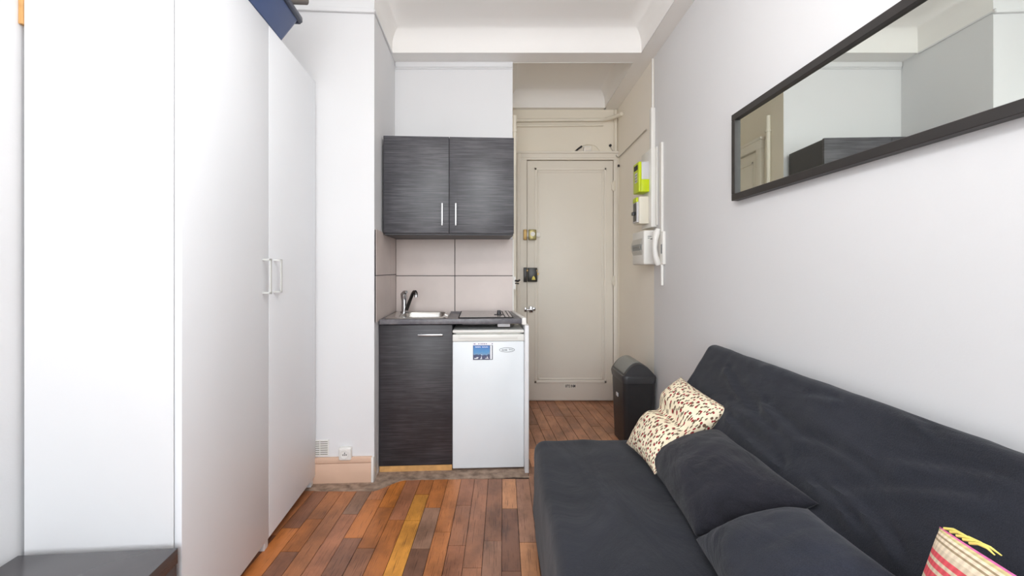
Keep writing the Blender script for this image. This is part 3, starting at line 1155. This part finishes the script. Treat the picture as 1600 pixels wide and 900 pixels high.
# the bowl: its own mesh sunk through the worktop cut-out
MB().merge(rings_mesh(rg[:4], False)).build('rim', M['steel'], sn)
bwl = [[(x + .02, y - .01, .0045) for x, y in rrect(.138, .163, .05)], [(x + .02, y - .01, -.01) for x, y in rrect(.132, .157, .05)],
       [(x + .02, y - .01, -.125) for x, y in rrect(.122, .146, .05)], [(x + .02, y - .01, -.145) for x, y in rrect(.10, .12, .05)]]
MB().merge(rings_mesh(bwl)).build('basin', M['steel'], sn)
MB().tube([(.165, -.06 + .0, .0055), (.165, .12, .0055)], .003, 8).tube([(.176, -.08, .0055), (.176, .12, .0055)], .003, 8).build('drainer_ridge', M['steel'], sn)
# cut the opening through the worktop
cut = MB().prism([(x + .02, y - .01) for x, y in rrect(.136, .161, .05)], -.08, .06)
cut = cut.build('cut', M['steel'])
cut.location = sn.location
cut.rotation_euler = sn.rotation_euler
bm1 = wt.modifiers.new('opening', 'BOOLEAN')
bm1.object = cut
bm1.solver = 'EXACT'
bpy.context.view_layer.update()
dg = bpy.context.evaluated_depsgraph_get()
newme = bpy.data.meshes.new_from_object(wt.evaluated_get(dg))
wt.modifiers.clear()
wt.data = newme
bpy.data.objects.remove(cut)

# faucet
fc = thing('faucet', 'chrome mixer tap with an angled spout behind the sink', 'faucet', (-0.665, 2.915, .902))
MB().tube([(0, 0, 0), (0, 0, .006), (0, 0, .0065), (0, 0, .085)], [.026, .026, .019, .019], 20).build('body', M['chrome'], fc)
MB().tube([(0, 0, .082), (-.002, 0, .10), (-.004, -.004, .122), (.004, -.014, .134), (.02, -.03, .138)], [.020, .022, .021, .014, .010], 16).build('lever', M['chrome'], fc)
sp = [(.016, -.01, .02), (.030, -.022, .05), (.052, -.045, .095), (.070, -.065, .130), (.080, -.076, .142), (.090, -.086, .142), (.096, -.092, .132), (.097, -.093, .120)]
MB().tube(sp, [.013, .012, .011, .011, .011, .0115, .012, .012], 16).build('spout', M['darkchrome'], fc)
MB().cyl((.097, -.093, .108), (.097, -.093, .122), .0125).build('aerator', M['chrome'], fc)

# hob
hb = thing('hob', 'flat grey electric hob set in the right of the worktop', 'hob', (-0.118, 2.795, .8983), KA)
MB().box(-.165, .165, -.20, .215, 0, .005, .002, 2).build('frame', M['dark'], hb)
MB().box(-.157, .112, -.192, .207, .004, .0065, .001, 1).build('plate', M['hob'], hb)
MB().box(.118, .138, -.192, .207, .004, .0065, .001, 1).box(.143, .159, -.192, .207, .004, .0065, .001, 1).build('edge_strip', M['hob'], hb)
MB().tube([(.085, -.06, .005), (.085, -.06, .010), (.085, -.06, .011), (.085, -.06, .034)], [.034, .030, .014, .011], 18).build('knob', M['blackpl'], hb)
MB().box(.07, .145, -.21, -.15, -.052, -.0305, .003, 2).build('control_box', M['greypl'], hb)
MB().box(-.14, .06, -.19, .15, -.042, -.0305, .002, 1).build('underside', M['lam_body'], hb)

# wall cabinet
wc = thing('wall_cabinet', 'charcoal wood-grain wall cabinet with two doors above the worktop', 'cabinet', (-0.7235, 2.618, 1.398), KA)
CW, CH = .787, .596
MB().box(.002, CW - .002, .020, .365, 0, CH - .004, .001, 1).build('carcass', M['lam_body'], wc)
for k, (a, c) in enumerate(((0.0, CW / 2 - .0015), (CW / 2 + .0015, CW))):
    d = MB().box(a, c, 0, .0185, .010, CH, .002, 2).build('door', M['lam_up'], wc)
    hx = CW / 2 - .041 if k == 0 else CW / 2 + .041
    h = MB().box(hx - .0048, hx + .0048, -.030, -.023, .055, .190, .002, 2)
    h.cyl((hx, -.024, .075), (hx, .001, .075), .005).cyl((hx, -.024, .170), (hx, .001, .170), .005)
    h.build('door_handle', M['alu'], d)

# coat hook at the tile edge
hk = thing('wall_hook', 'small white hook with a dark tip at the free edge of the tiles', 'hook', (0.0715, YK - .012, 1.105))
MB().box(.0, .012, -.004, .010, -.055, .035, .002, 2).build('plate', M['plastic'], hk)
MB().tube([(.008, -.004, .006), (.03, -.012, .004), (.042, -.012, .014)], [.007, .008, .006], 10).tube([(.008, -.004, -.012), (.035, -.010, -.014)], .005, 10).build('prong', M['darkchrome'], hk)

# ------------------------------------------------------------------ entry: pipes, cables, meters
zp = 2.540
def bend(z, r0, y0):
    pts = [(0.064, y0, z - .004), (0.4, y0, z), (0.85, y0, z + .002)]
    for k in range(1, 7):
        a = k / 6
        pts.append((0.85 + .162 * a, y0 - .20 * a * a, z + .002 - .018 * a ** 1.5))
    return pts
tag(MB().tube(bend(zp, .016, YD - .018), .016, 12).build('water_pipe', M['pipe']), 'thicker painted pipe running above the entrance door and bending up', 'pipe')
tag(MB().tube([(0.064, YD - .012, 2.490), (0.5, YD - .012, 2.494), (0.90, YD - .012, 2.497)], .011, 10).build('water_pipe', M['pipe']), 'thinner painted pipe just below the bending one over the door', 'pipe')
tag(MB().cyl((XR - .018, YD - .018, 2.255), (XR - .018, YD - .018, 2.63), .015).build('riser_pipe', M['pipe']), 'short painted pipe standing in the corner above the entrance door', 'pipe')
db = thing('door_chime', 'small cream box lying on top of the entrance door frame', 'box', (0.752, YD - .032, 2.2525))
MB().box(-.034, .034, -.022, .016, 0, .044, .004, 2).build('housing', M['plastic'], db)
MB().box(-.027, .027, -.025, -.021, .008, .036, .002, 1).build('cover', M['doorp'], db)
cb_ = [dw(896, 238, YD - .012)] + [dw(p, q, YD - .012) for p, q in ((902, 233), (908, 229), (916, 226), (925, 226.5), (931, 229), (936, 235), (938, 238))]
tag(MB().tube(cb_, .0045, 8).build('bell_wire', M['pipe']), 'loop of wire arching over the small box above the door', 'cable')
tag(MB().tube([dw(898, 238, YD - .022), dw(903, 233.5, YD - .024), dw(908.5, 229.5, YD - .024)], .008, 8).build('wire_sleeve', M['print']), 'short black sleeve on the wire above the door', 'sleeve')
wc1 = [dw(953, 229, YD - .008), dw(956, 235, YD - .012), dw(960, 241, YD - .03), (1.015, YD - .05, 2.20), (1.021, 3.86, 2.185), (1.021, 3.5, 2.188), (1.021, 3.12, 2.192)]
tag(MB().tube(wc1, .0042, 8).build('wall_cable', M['cable']), 'grey cable from the door corner along the entry wall', 'cable')
tag(MB().tube([(1.021, 3.87, 2.180), (1.021, 3.866, 2.12), (1.021, 3.868, 1.6), (1.021, 3.868, 0.2)], .004, 8).build('wall_cable', M['pipe']), 'thin painted cable dropping down beside the door hinges', 'cable')
pt = dw(953, 228, YD - .008)
tag(MB().cyl(pt, pt + Vector((0, -.012, 0)), .012, 12).build('wire_clip', M['print']), 'black wire clip above the corner of the door frame', 'clip')
tag(MB().box(1.012, 1.0295, 3.858, 3.876, 2.100, 2.122, .004).build('wire_clip', M['print']), 'black wire clip on the cable beside the door frame', 'clip')
# conduit and trunking
tag(MB().box(XR - .012, XR - .0005, 2.985, 3.000, 2.292, 2.637, .002).build('cable_conduit', M['plastic']), 'thin white conduit dropping from the ceiling beam', 'conduit')
tag(MB().box(XR - .028, XR - .0005, 2.955, 2.995, 2.012, 2.290, .003).build('cable_trunking', M['plastic']), 'white cable trunking between thin conduit and meter board', 'trunking')
mb_ = thing('meter_board', 'white meter board on the entry wall', 'meter board', (XR - .0005, 2.92, 1.475))
MB().box(-.040, 0, 0, .205, 0, .53, .004, 2).build('board', M['plastic'], mb_)
MB().box(-.012, 0, -.020, -.003, 0.01, .535, .003, 2).build('edge_channel', M['plastic'], mb_)
tag(MB().box(XR - .016, XR - .0005, 2.800, 2.835, 1.430, 2.010, .003).build('cable_trunking', M['plastic']), 'narrow white trunking rising from the handset', 'trunking')
# electricity meter
em = thing('electricity_meter', 'lime green electricity meter on the meter board', 'meter', (XR - .041, 2.955, 1.718))
MB().box(-.072, -.052, 0, .125, 0.0, .205, .004, 2).box(-.060, 0, 0, .125, 0, .085, .003, 2).build('cover', M['lime'], em)
MB().box(-.052, 0, .004, .121, .085, .205, .003, 2).build('base', M['greypl'], em)
MB().box(-.0735, -.071, .022, .105, .155, .190, .001, 1).build('display', M['print'], em)
lb = MB()
for k in range(4):
    lb.box(-.0735, -.071, .030, .085, .070 + k * .018, .082 + k * .018)
lb.build('label_plate', M['greypl'], em)
lb = MB()
for k in range(3):
    lb.box(-.0739, -.072, .038, .078, .078 + k * .02, .083 + k * .02)
lb.build('label_print', M['greyprint'], em)
# main breaker under the meter
mbk = thing('main_breaker', 'cream main breaker box with a black lever under the green meter', 'breaker', (XR - .041, 2.965, 1.502))
MB().box(-.066, 0, 0, .118, 0, .185, .004, 2).build('housing', M['cream'], mbk)
MB().box(-.078, -.0655, .008, .108, .01, .150, .003, 2).build('front', M['greypl'], mbk)
MB().box(-.081, -.077, .03, .085, .02, .145, .001, 1).build('fascia', M['blacklock'], mbk)
MB().box(-.098, -.078, .040, .075, .062, .085, .003, 2).build('lever', M['blackpl'], mbk)
MB().box(-.080, -.0655, .02, .10, .150, .182, .003, 2).build('seal_cap', M['lime'], mbk)
# consumer unit
cu = thing('fuse_box', 'white fuse box with a bulging clear window below the meter board', 'fuse box', (XR - .0005, 2.925, 1.222))
MB().box(-.088, 0, 0, .262, 0, .232, .012, 3).build('housing', M['plastic'], cu)
cv = MB()
pts = [(-.085 - .020 * math.sin(math.pi * k / 10), .060 + .125 * k / 10) for k in range(11)]
cv.prism([(p[0], p[1]) for p in pts] + [(-.080, .185), (-.080, .060)], .03, .235, axis='y')
cv.build('window_cover', M['clear'], cu)
ro = MB().box(-.094, -.086, .05, .22, .10, .138, .001, 1)
ro.build('breaker_row', M['greyprint'], cu)
ro = MB()
for k in range(6):
    ro.box(-.099, -.092, .058 + k * .026, .076 + k * .026, .112, .126, .001, 1)
ro.build('breaker_switch', M['print'], cu)
o = MB().box(-.062, -.036, -.0008, .001, .188, .192).box(-.062, -.048, -.0008, .001, .176, .180).build('maker_mark', M['greyprint'], cu)
MB().box(-.044, -.026, -.0008, .001, .170, .1755).build('maker_badge', M['print'], cu)
# intercom handset
ih = thing('intercom', 'white intercom handset on its base beside the fuse box', 'intercom', (XR - .0005, 2.757, 1.205))
MB().box(-.022, 0, 0, .085, .015, .228, .006, 3).build('base', M['plastic'], ih)
hs = [(-.034, .045, .012), (-.040, .045, .03), (-.052, .045, .07), (-.058, .045, .12), (-.055, .045, .17), (-.045, .045, .215), (-.036, .045, .245)]
MB().tube(hs, [.014, .021, .018, .016, .018, .022, .015], 14).build('handset', M['plastic'], ih)
MB().box(-.0235, -.021, .012, .030, .085, .145, .001, 1).build('speaker_slot', M['greyprint'], ih)
MB().tube([(-.012, .036, .018), (-.012, .036, -.055), (-.012, .036, -.118)], [.011, .010, .009], 10).build('cord', M['plastic'], ih)

# ------------------------------------------------------------------ swing-lid bin
bn = thing('swing_bin', 'black swing-lid bin with a grey flap beside the sofa', 'bin', (0.898, 3.03, 0), R(2))
bb = rings_mesh([[(x, y, 0.0) for x, y in rrect(.092, .128, .03)], [(x, y, .004) for x, y in rrect(.096, .132, .03)],
                 [(x, y, .445) for x, y in rrect(.108, .148, .03)], [(x, y, .445) for x, y in rrect(.104, .144, .03)], [(x, y, .02) for x, y in rrect(.09, .126, .03)]])
bmesh.ops.contextual_create(bb, geom=[v for v in list(bb.verts)[:24]])
o = MB().merge(bb).build('body', M['blackpl'], bn)
MB().box(-.112, -.106, -.02, .02, .31, .335, .002, 2).build('clasp', M['greypl'], bn)
lid = MB()
lid.merge(rings_mesh([[(x, y, .432) for x, y in rrect(.111, .152, .032)], [(x, y, .466) for x, y in rrect(.116, .157, .034)],
                      [(x, y, .480) for x, y in rrect(.113, .154, .034)], [(x, y, .482) for x, y in rrect(.104, .144, .03)]], False))


def dome(x):
    # arch across the short side, its crest right of centre
    u = (x + .104) / .208
    return .478 + .088 * math.sin(math.pi * min(1, max(0, u)) ** 0.92) ** 0.85


n_ = 18
xs = [-.106 + .212 * k / n_ for k in range(n_ + 1)]
db_ = bmesh.new()
rows = []
for yy, k in ((-.146, .93), (-.132, 1.0), (.132, 1.0), (.146, .93)):
    rows.append([db_.verts.new((x, yy, .476 + (dome(x) - .476) * k)) for x in xs])
for a, c in zip(rows, rows[1:]):
    for k in range(n_):
        db_.faces.new((a[k], a[k + 1], c[k + 1], c[k]))
for r_ in (rows[0], rows[-1]):
    lo = [db_.verts.new((v.co.x, v.co.y, .470)) for v in r_]
    for k in range(n_):
        db_.faces.new((r_[k], lo[k], lo[k + 1], r_[k + 1]))
lid.merge(db_)
lid.build('lid', M['blackpl2'], bn)
fb = bmesh.new()
xs2 = [-.098 + .112 * k / 12 for k in range(13)]
up_ = [[fb.verts.new((x, yy, dome(x) + .004)) for x in xs2] for yy in (-.118, .118)]
dn_ = [[fb.verts.new((x, yy, dome(x) - .004)) for x in xs2] for yy in (-.118, .118)]
for k in range(12):
    fb.faces.new((up_[0][k], up_[0][k + 1], up_[1][k + 1], up_[1][k]))
    fb.faces.new((dn_[0][k], dn_[1][k], dn_[1][k + 1], dn_[0][k + 1]))
    for i in (0, 1):
        fb.faces.new((up_[i][k], dn_[i][k], dn_[i][k + 1], up_[i][k + 1]))
fb.faces.new((up_[0][0], up_[1][0], dn_[1][0], dn_[0][0]))
fb.faces.new((up_[0][12], up_[1][12], dn_[1][12], dn_[0][12]))
MB().merge(fb).build('flap', M['flap'], bn)

# ------------------------------------------------------------------ mirror
YM1, YM0, ZM0, ZM1 = 1.91, 0.31, 1.488, 1.864
mi_ = thing('wall_mirror', 'long black-framed mirror hung lengthwise on the right wall', 'mirror', (XR, (YM0 + YM1) / 2, ZM0))
hl = (YM1 - YM0) / 2
hh = ZM1 - ZM0
fm = MB()
FWD = .028
fm.box(-.031, -.001, -hl, hl, 0, FWD, .0015, 1).box(-.031, -.001, -hl, hl, hh - FWD, hh, .0015, 1)
fm.box(-.031, -.001, -hl, -hl + FWD, FWD, hh - FWD, .0015, 1).box(-.031, -.001, hl - FWD, hl, FWD, hh - FWD, .0015, 1)
fm.build('frame', M['blackfr'], mi_)
MB().box(-.018, -.004, -hl + FWD - .003, hl - FWD + .003, FWD - .003, hh - FWD + .003).build('mirror_glass', M['mirror'], mi_, smooth=0)

# ------------------------------------------------------------------ sofa bed and cushions
sf = thing('sofa_bed', 'black fabric-covered sofa bed against the right wall', 'sofa', (0.14, 2.02, 0))


def seat_fn(q):
    # slight crown, skirt hanging a little wider at the hem
    k = (q.z + .18) / .36
    if q.x < 0:
        q.x -= (1 - k) * .012
    if q.z > .12:
        q.z += .014 * math.cos(q.x * 3.0) * math.cos(q.y * 1.1) - .010
    return q


ST = MB().soft((.36, 1.16, .182), .05, (26, 70, 14), Matrix.Translation((.36, -1.165, .240)), wob=.007, wf=5.0, seed=2, fn=seat_fn)
ST.build('seat', M['sofa'], sf, smooth=60)
ax = Vector((.532, 0, .847))
nn = Vector((-.847, 0, .532))
cen = Vector((.68 - .14, 0, .42)) + ax * .215 - nn * .045
bmx = Matrix(((ax.x, 0, nn.x, cen.x), (ax.y, 1, nn.y, -1.17), (ax.z, 0, nn.z, cen.z), (0, 0, 0, 1)))


# creases in the cover of the backrest: polylines (height up the back, distance along it), width, depth
CREASES = [
    ([(.160, .598), (.135, .501), (.114, .408), (.130, .324), (.132, .243), (.119, .164)], .016, .011),
    ([(.032, .281), (.026, .195), (.014, .143)], .013, .012),
    ([(.056, .215), (.051, .155), (.038, .089), (.013, .033)], .014, .012),
    ([(.240, .454), (.256, .369)], .014, .007),
    ([(.288, .157), (.268, .101)], .012, .007),
    ([(.181, .125), (.209, .035), (.233, -.037)], .014, .008),
    ([(.078, .172), (.127, .089), (.186, -.030)], .016, .008),
    ([(.105, .765), (.103, .623), (.090, .507)], .016, .010),
    ([(.050, .727), (.035, .560), (.025, .419)], .016, .012),
    ([(.210, .900), (.150, .740), (.120, .640)], .018, .008),
    ([(-.02, .40), (-.05, .10), (-.04, -.30)], .02, .010),
    ([(.12, -.25), (.10, -.50), (.16, -.80)], .02, .009),
]


def back_fn(q):
    if q.z > .03:
        dz = 0.0
        for line, wd, dp in CREASES:
            best, sgn = 9.0, 1.0
            for (u0, v0), (u1, v1) in zip(line, line[1:]):
                du, dv = u1 - u0, v1 - v0
                t = max(0, min(1, ((q.x - u0) * du + (q.y - v0) * dv) / (du * du + dv * dv)))
                d = math.hypot(q.x - u0 - t * du, (q.y - v0 - t * dv))
                if d < best:
                    best = d
                    sgn = 1.0 if (q.x - u0) * dv - (q.y - v0) * du > 0 else -1.0
            if best < wd * 4:
                s_ = best / wd * sgn
                dz += dp * s_ * math.exp(0.5 - s_ * s_ * .9)
        q.z += dz
    return q


MB().soft((.300, 1.16, .050), .036, (64, 190, 8), bmx, wob=.003, wf=8.0, seed=5, fn=back_fn).build('backrest', M['sofa'], sf, smooth=60)
for fx in (.06, .62):
    for fy in (-2.25, -.08):
        MB().cyl((fx, fy, 0), (fx, fy, .07), .025, 14).build('foot', M['blackpl'], sf)


def cushion(c, thick, n=34, pinch=0.05, wob=0.006, wf=9.0, seed=0, p=2.6, hook=None, ears=0.0, bias=0.0):
    """pillow spanned by four corners c00, c10, c11, c01; plump in the middle, flat at the seams"""
    c00, c10, c11, c01 = [Vector(v) for v in c]
    nrm = (c10 - c00).cross(c01 - c00).normalized()
    b = bmesh.new()
    uvl = b.loops.layers.uv.new('cloth')
    info = {}
    sides = []
    edge = {}
    for sgn in (1, -1):
        g = []
        for i in range(n + 1):
            rowv = []
            for j in range(n + 1):
                on = i in (0, n) or j in (0, n)
                if on and (i, j) in edge:
                    rowv.append(edge[(i, j)])
                    continue
                u0, v0 = i / n, j / n
                a, e = math.sin((2 * u0 - 1) * math.pi / 2) * .6 + (2 * u0 - 1) * .4, math.sin((2 * v0 - 1) * math.pi / 2) * .6 + (2 * v0 - 1) * .4
                a2 = a * (1 - pinch * (1 - e * e) * a * a)
                e2 = e * (1 - pinch * (1 - a * a) * e * e)
                h = max(0.0, (1 - abs(a) ** p) * (1 - abs(e) ** p)) ** 0.55
                hk = 1.0
                if hook:
                    a2, e2, hk = hook(a, e, a2, e2)
                u, v = (a2 + 1) / 2, (e2 + 1) / 2
                q = (c00 * (1 - u) + c10 * u) * (1 - v) + (c01 * (1 - u) + c11 * u) * v
                amt = thick * (0.5 + bias * sgn) * h * hk
                q = q + nrm * (sgn * amt)
                w = noise.noise(q * wf + Vector((seed, 0, 0))) + .6 * noise.noise(Vector((q.x, q.y * 2.2, q.z)) * wf * 2.1 + Vector((0, seed, 0)))
                q = q + nrm * (sgn * wob * w * (0.25 + h)) + Vector((noise.noise(q * wf * .8 + Vector((3, seed, 1))), noise.noise(q * wf * .8 + Vector((seed, 8, 1))), 0)) * wob * .7
                vt = b.verts.new(q)
                info[vt] = (u0, v0)
                if on:
                    edge[(i, j)] = vt
                rowv.append(vt)
            g.append(rowv)
        sides.append(g)
    for sgn, g in zip((1, -1), sides):
        for i in range(n):
            for j in range(n):
                q = [g[i][j], g[i + 1][j], g[i + 1][j + 1], g[i][j + 1]]
                f = b.faces.new(q if sgn > 0 else q[::-1])
                for lp in f.loops:
                    u, v = info[lp.vert]
                    lp[uvl].uv = (u, v) if sgn > 0 else (u + 1.37, v)
    return b


def as_object(b, name, mat):
    me = bpy.data.meshes.new(name)
    bmesh.ops.recalc_face_normals(b, faces=list(b.faces))
    b.to_mesh(me)
    b.free()
    for m in (mat if isinstance(mat, list) else [mat]):
        me.materials.append(m)
    me.shade_smooth()
    o = bpy.data.objects.new(name, me)
    COL.objects.link(o)
    return o


def fold_hook(a, e, a2, e2):
    # slumped: creased across the middle
    g_ = math.exp(-((e - .05) / .16) ** 2)
    return a2 * (1 - .16 * g_), e2, 1 - .62 * g_


cr = cushion([(.540, 1.560, .452), (.520, 1.850, .448), (.795, 1.955, .705), (.845, 1.630, .665)], .135, seed=11, pinch=.05, wob=.005, hook=fold_hook)
tag(as_object(cr, 'cushion', M['floral']), 'cream cushion with small red flowers at the far end of the sofa', 'cushion', )

p1 = cushion([(.530, 1.205, .450), (.562, 1.715, .440), (.790, 1.600, .596), (.785, 1.085, .602)], .175, seed=23, pinch=.03, wob=.010)
tag(as_object(p1, 'pillow', M['pil_a']), 'plain black pillow lying against the flowered cream cushion', 'pillow')
p2 = cushion([(.455, .700, .475), (.520, 1.180, .455), (.725, 1.040, .615), (.725, .795, .620)], .150, seed=41, pinch=.04, wob=.006)
tag(as_object(p2, 'pillow', M['pil_b']), 'plain dark pillow in the foreground, nearest on the sofa seat', 'pillow')

sc_ = cushion([(.600, .360, .47), (.672, .752, .47), (.748, .748, .745), (.700, .400, .765)], .09, seed=57, pinch=.02, wob=.003)
so = tag(as_object(sc_, 'striped_cushion', M['stripe']), 'pink and cream striped cushion in the near right corner', 'cushion')
tl_ = MB()
for k in range(5):
    r1 = random.Random(k + 3)
    p = Vector((.747, .738 - .010 * k, .747))
    d_ = Vector((.004 + r1.uniform(-.004, .010), -.020 - r1.uniform(0, .012), .002))
    tl_.tube([p, p + d_ * .5 + Vector((0, 0, .005)), p + d_ + Vector((0, 0, .004)), p + d_ * 1.4 + Vector((0, 0, -.002))], [.0022, .0024, .002, .001], 6)
tl_.build('tassel', M['thread'], so)

# ------------------------------------------------------------------ added fill lamp, an unseen globe to brighten the side walls
pl = thing('added_fill_lamp', 'added fill lamp, an unseen white globe above the viewer', 'lamp', FILL_LAMP)
gm, gt, gb = nt('fill_lamp_glow')
gb.inputs['Base Color'].default_value = (0.9, 0.9, 0.9, 1)
gb.inputs['Emission Color'].default_value = (0.985, 0.99, 1.0, 1)
gb.inputs['Emission Strength'].default_value = FILL_GLOW
gs = bmesh.new()
bmesh.ops.create_uvsphere(gs, u_segments=32, v_segments=16, radius=.14)
MB().merge(gs).build('globe', gm, pl, smooth=60)
MB().cyl((0, 0, .135), (0, 0, .19), .03).build('socket', M['plastic'], pl)
MB().cyl((0, 0, .19), (0, 0, ZC - FILL_LAMP[2] - .02), .004, 8).build('cord', M['plastic'], pl)
MB().cyl((0, 0, ZC - FILL_LAMP[2] - .03), (0, 0, ZC - FILL_LAMP[2]), .05).build('fill_lamp_rose', M['plastic'], pl)
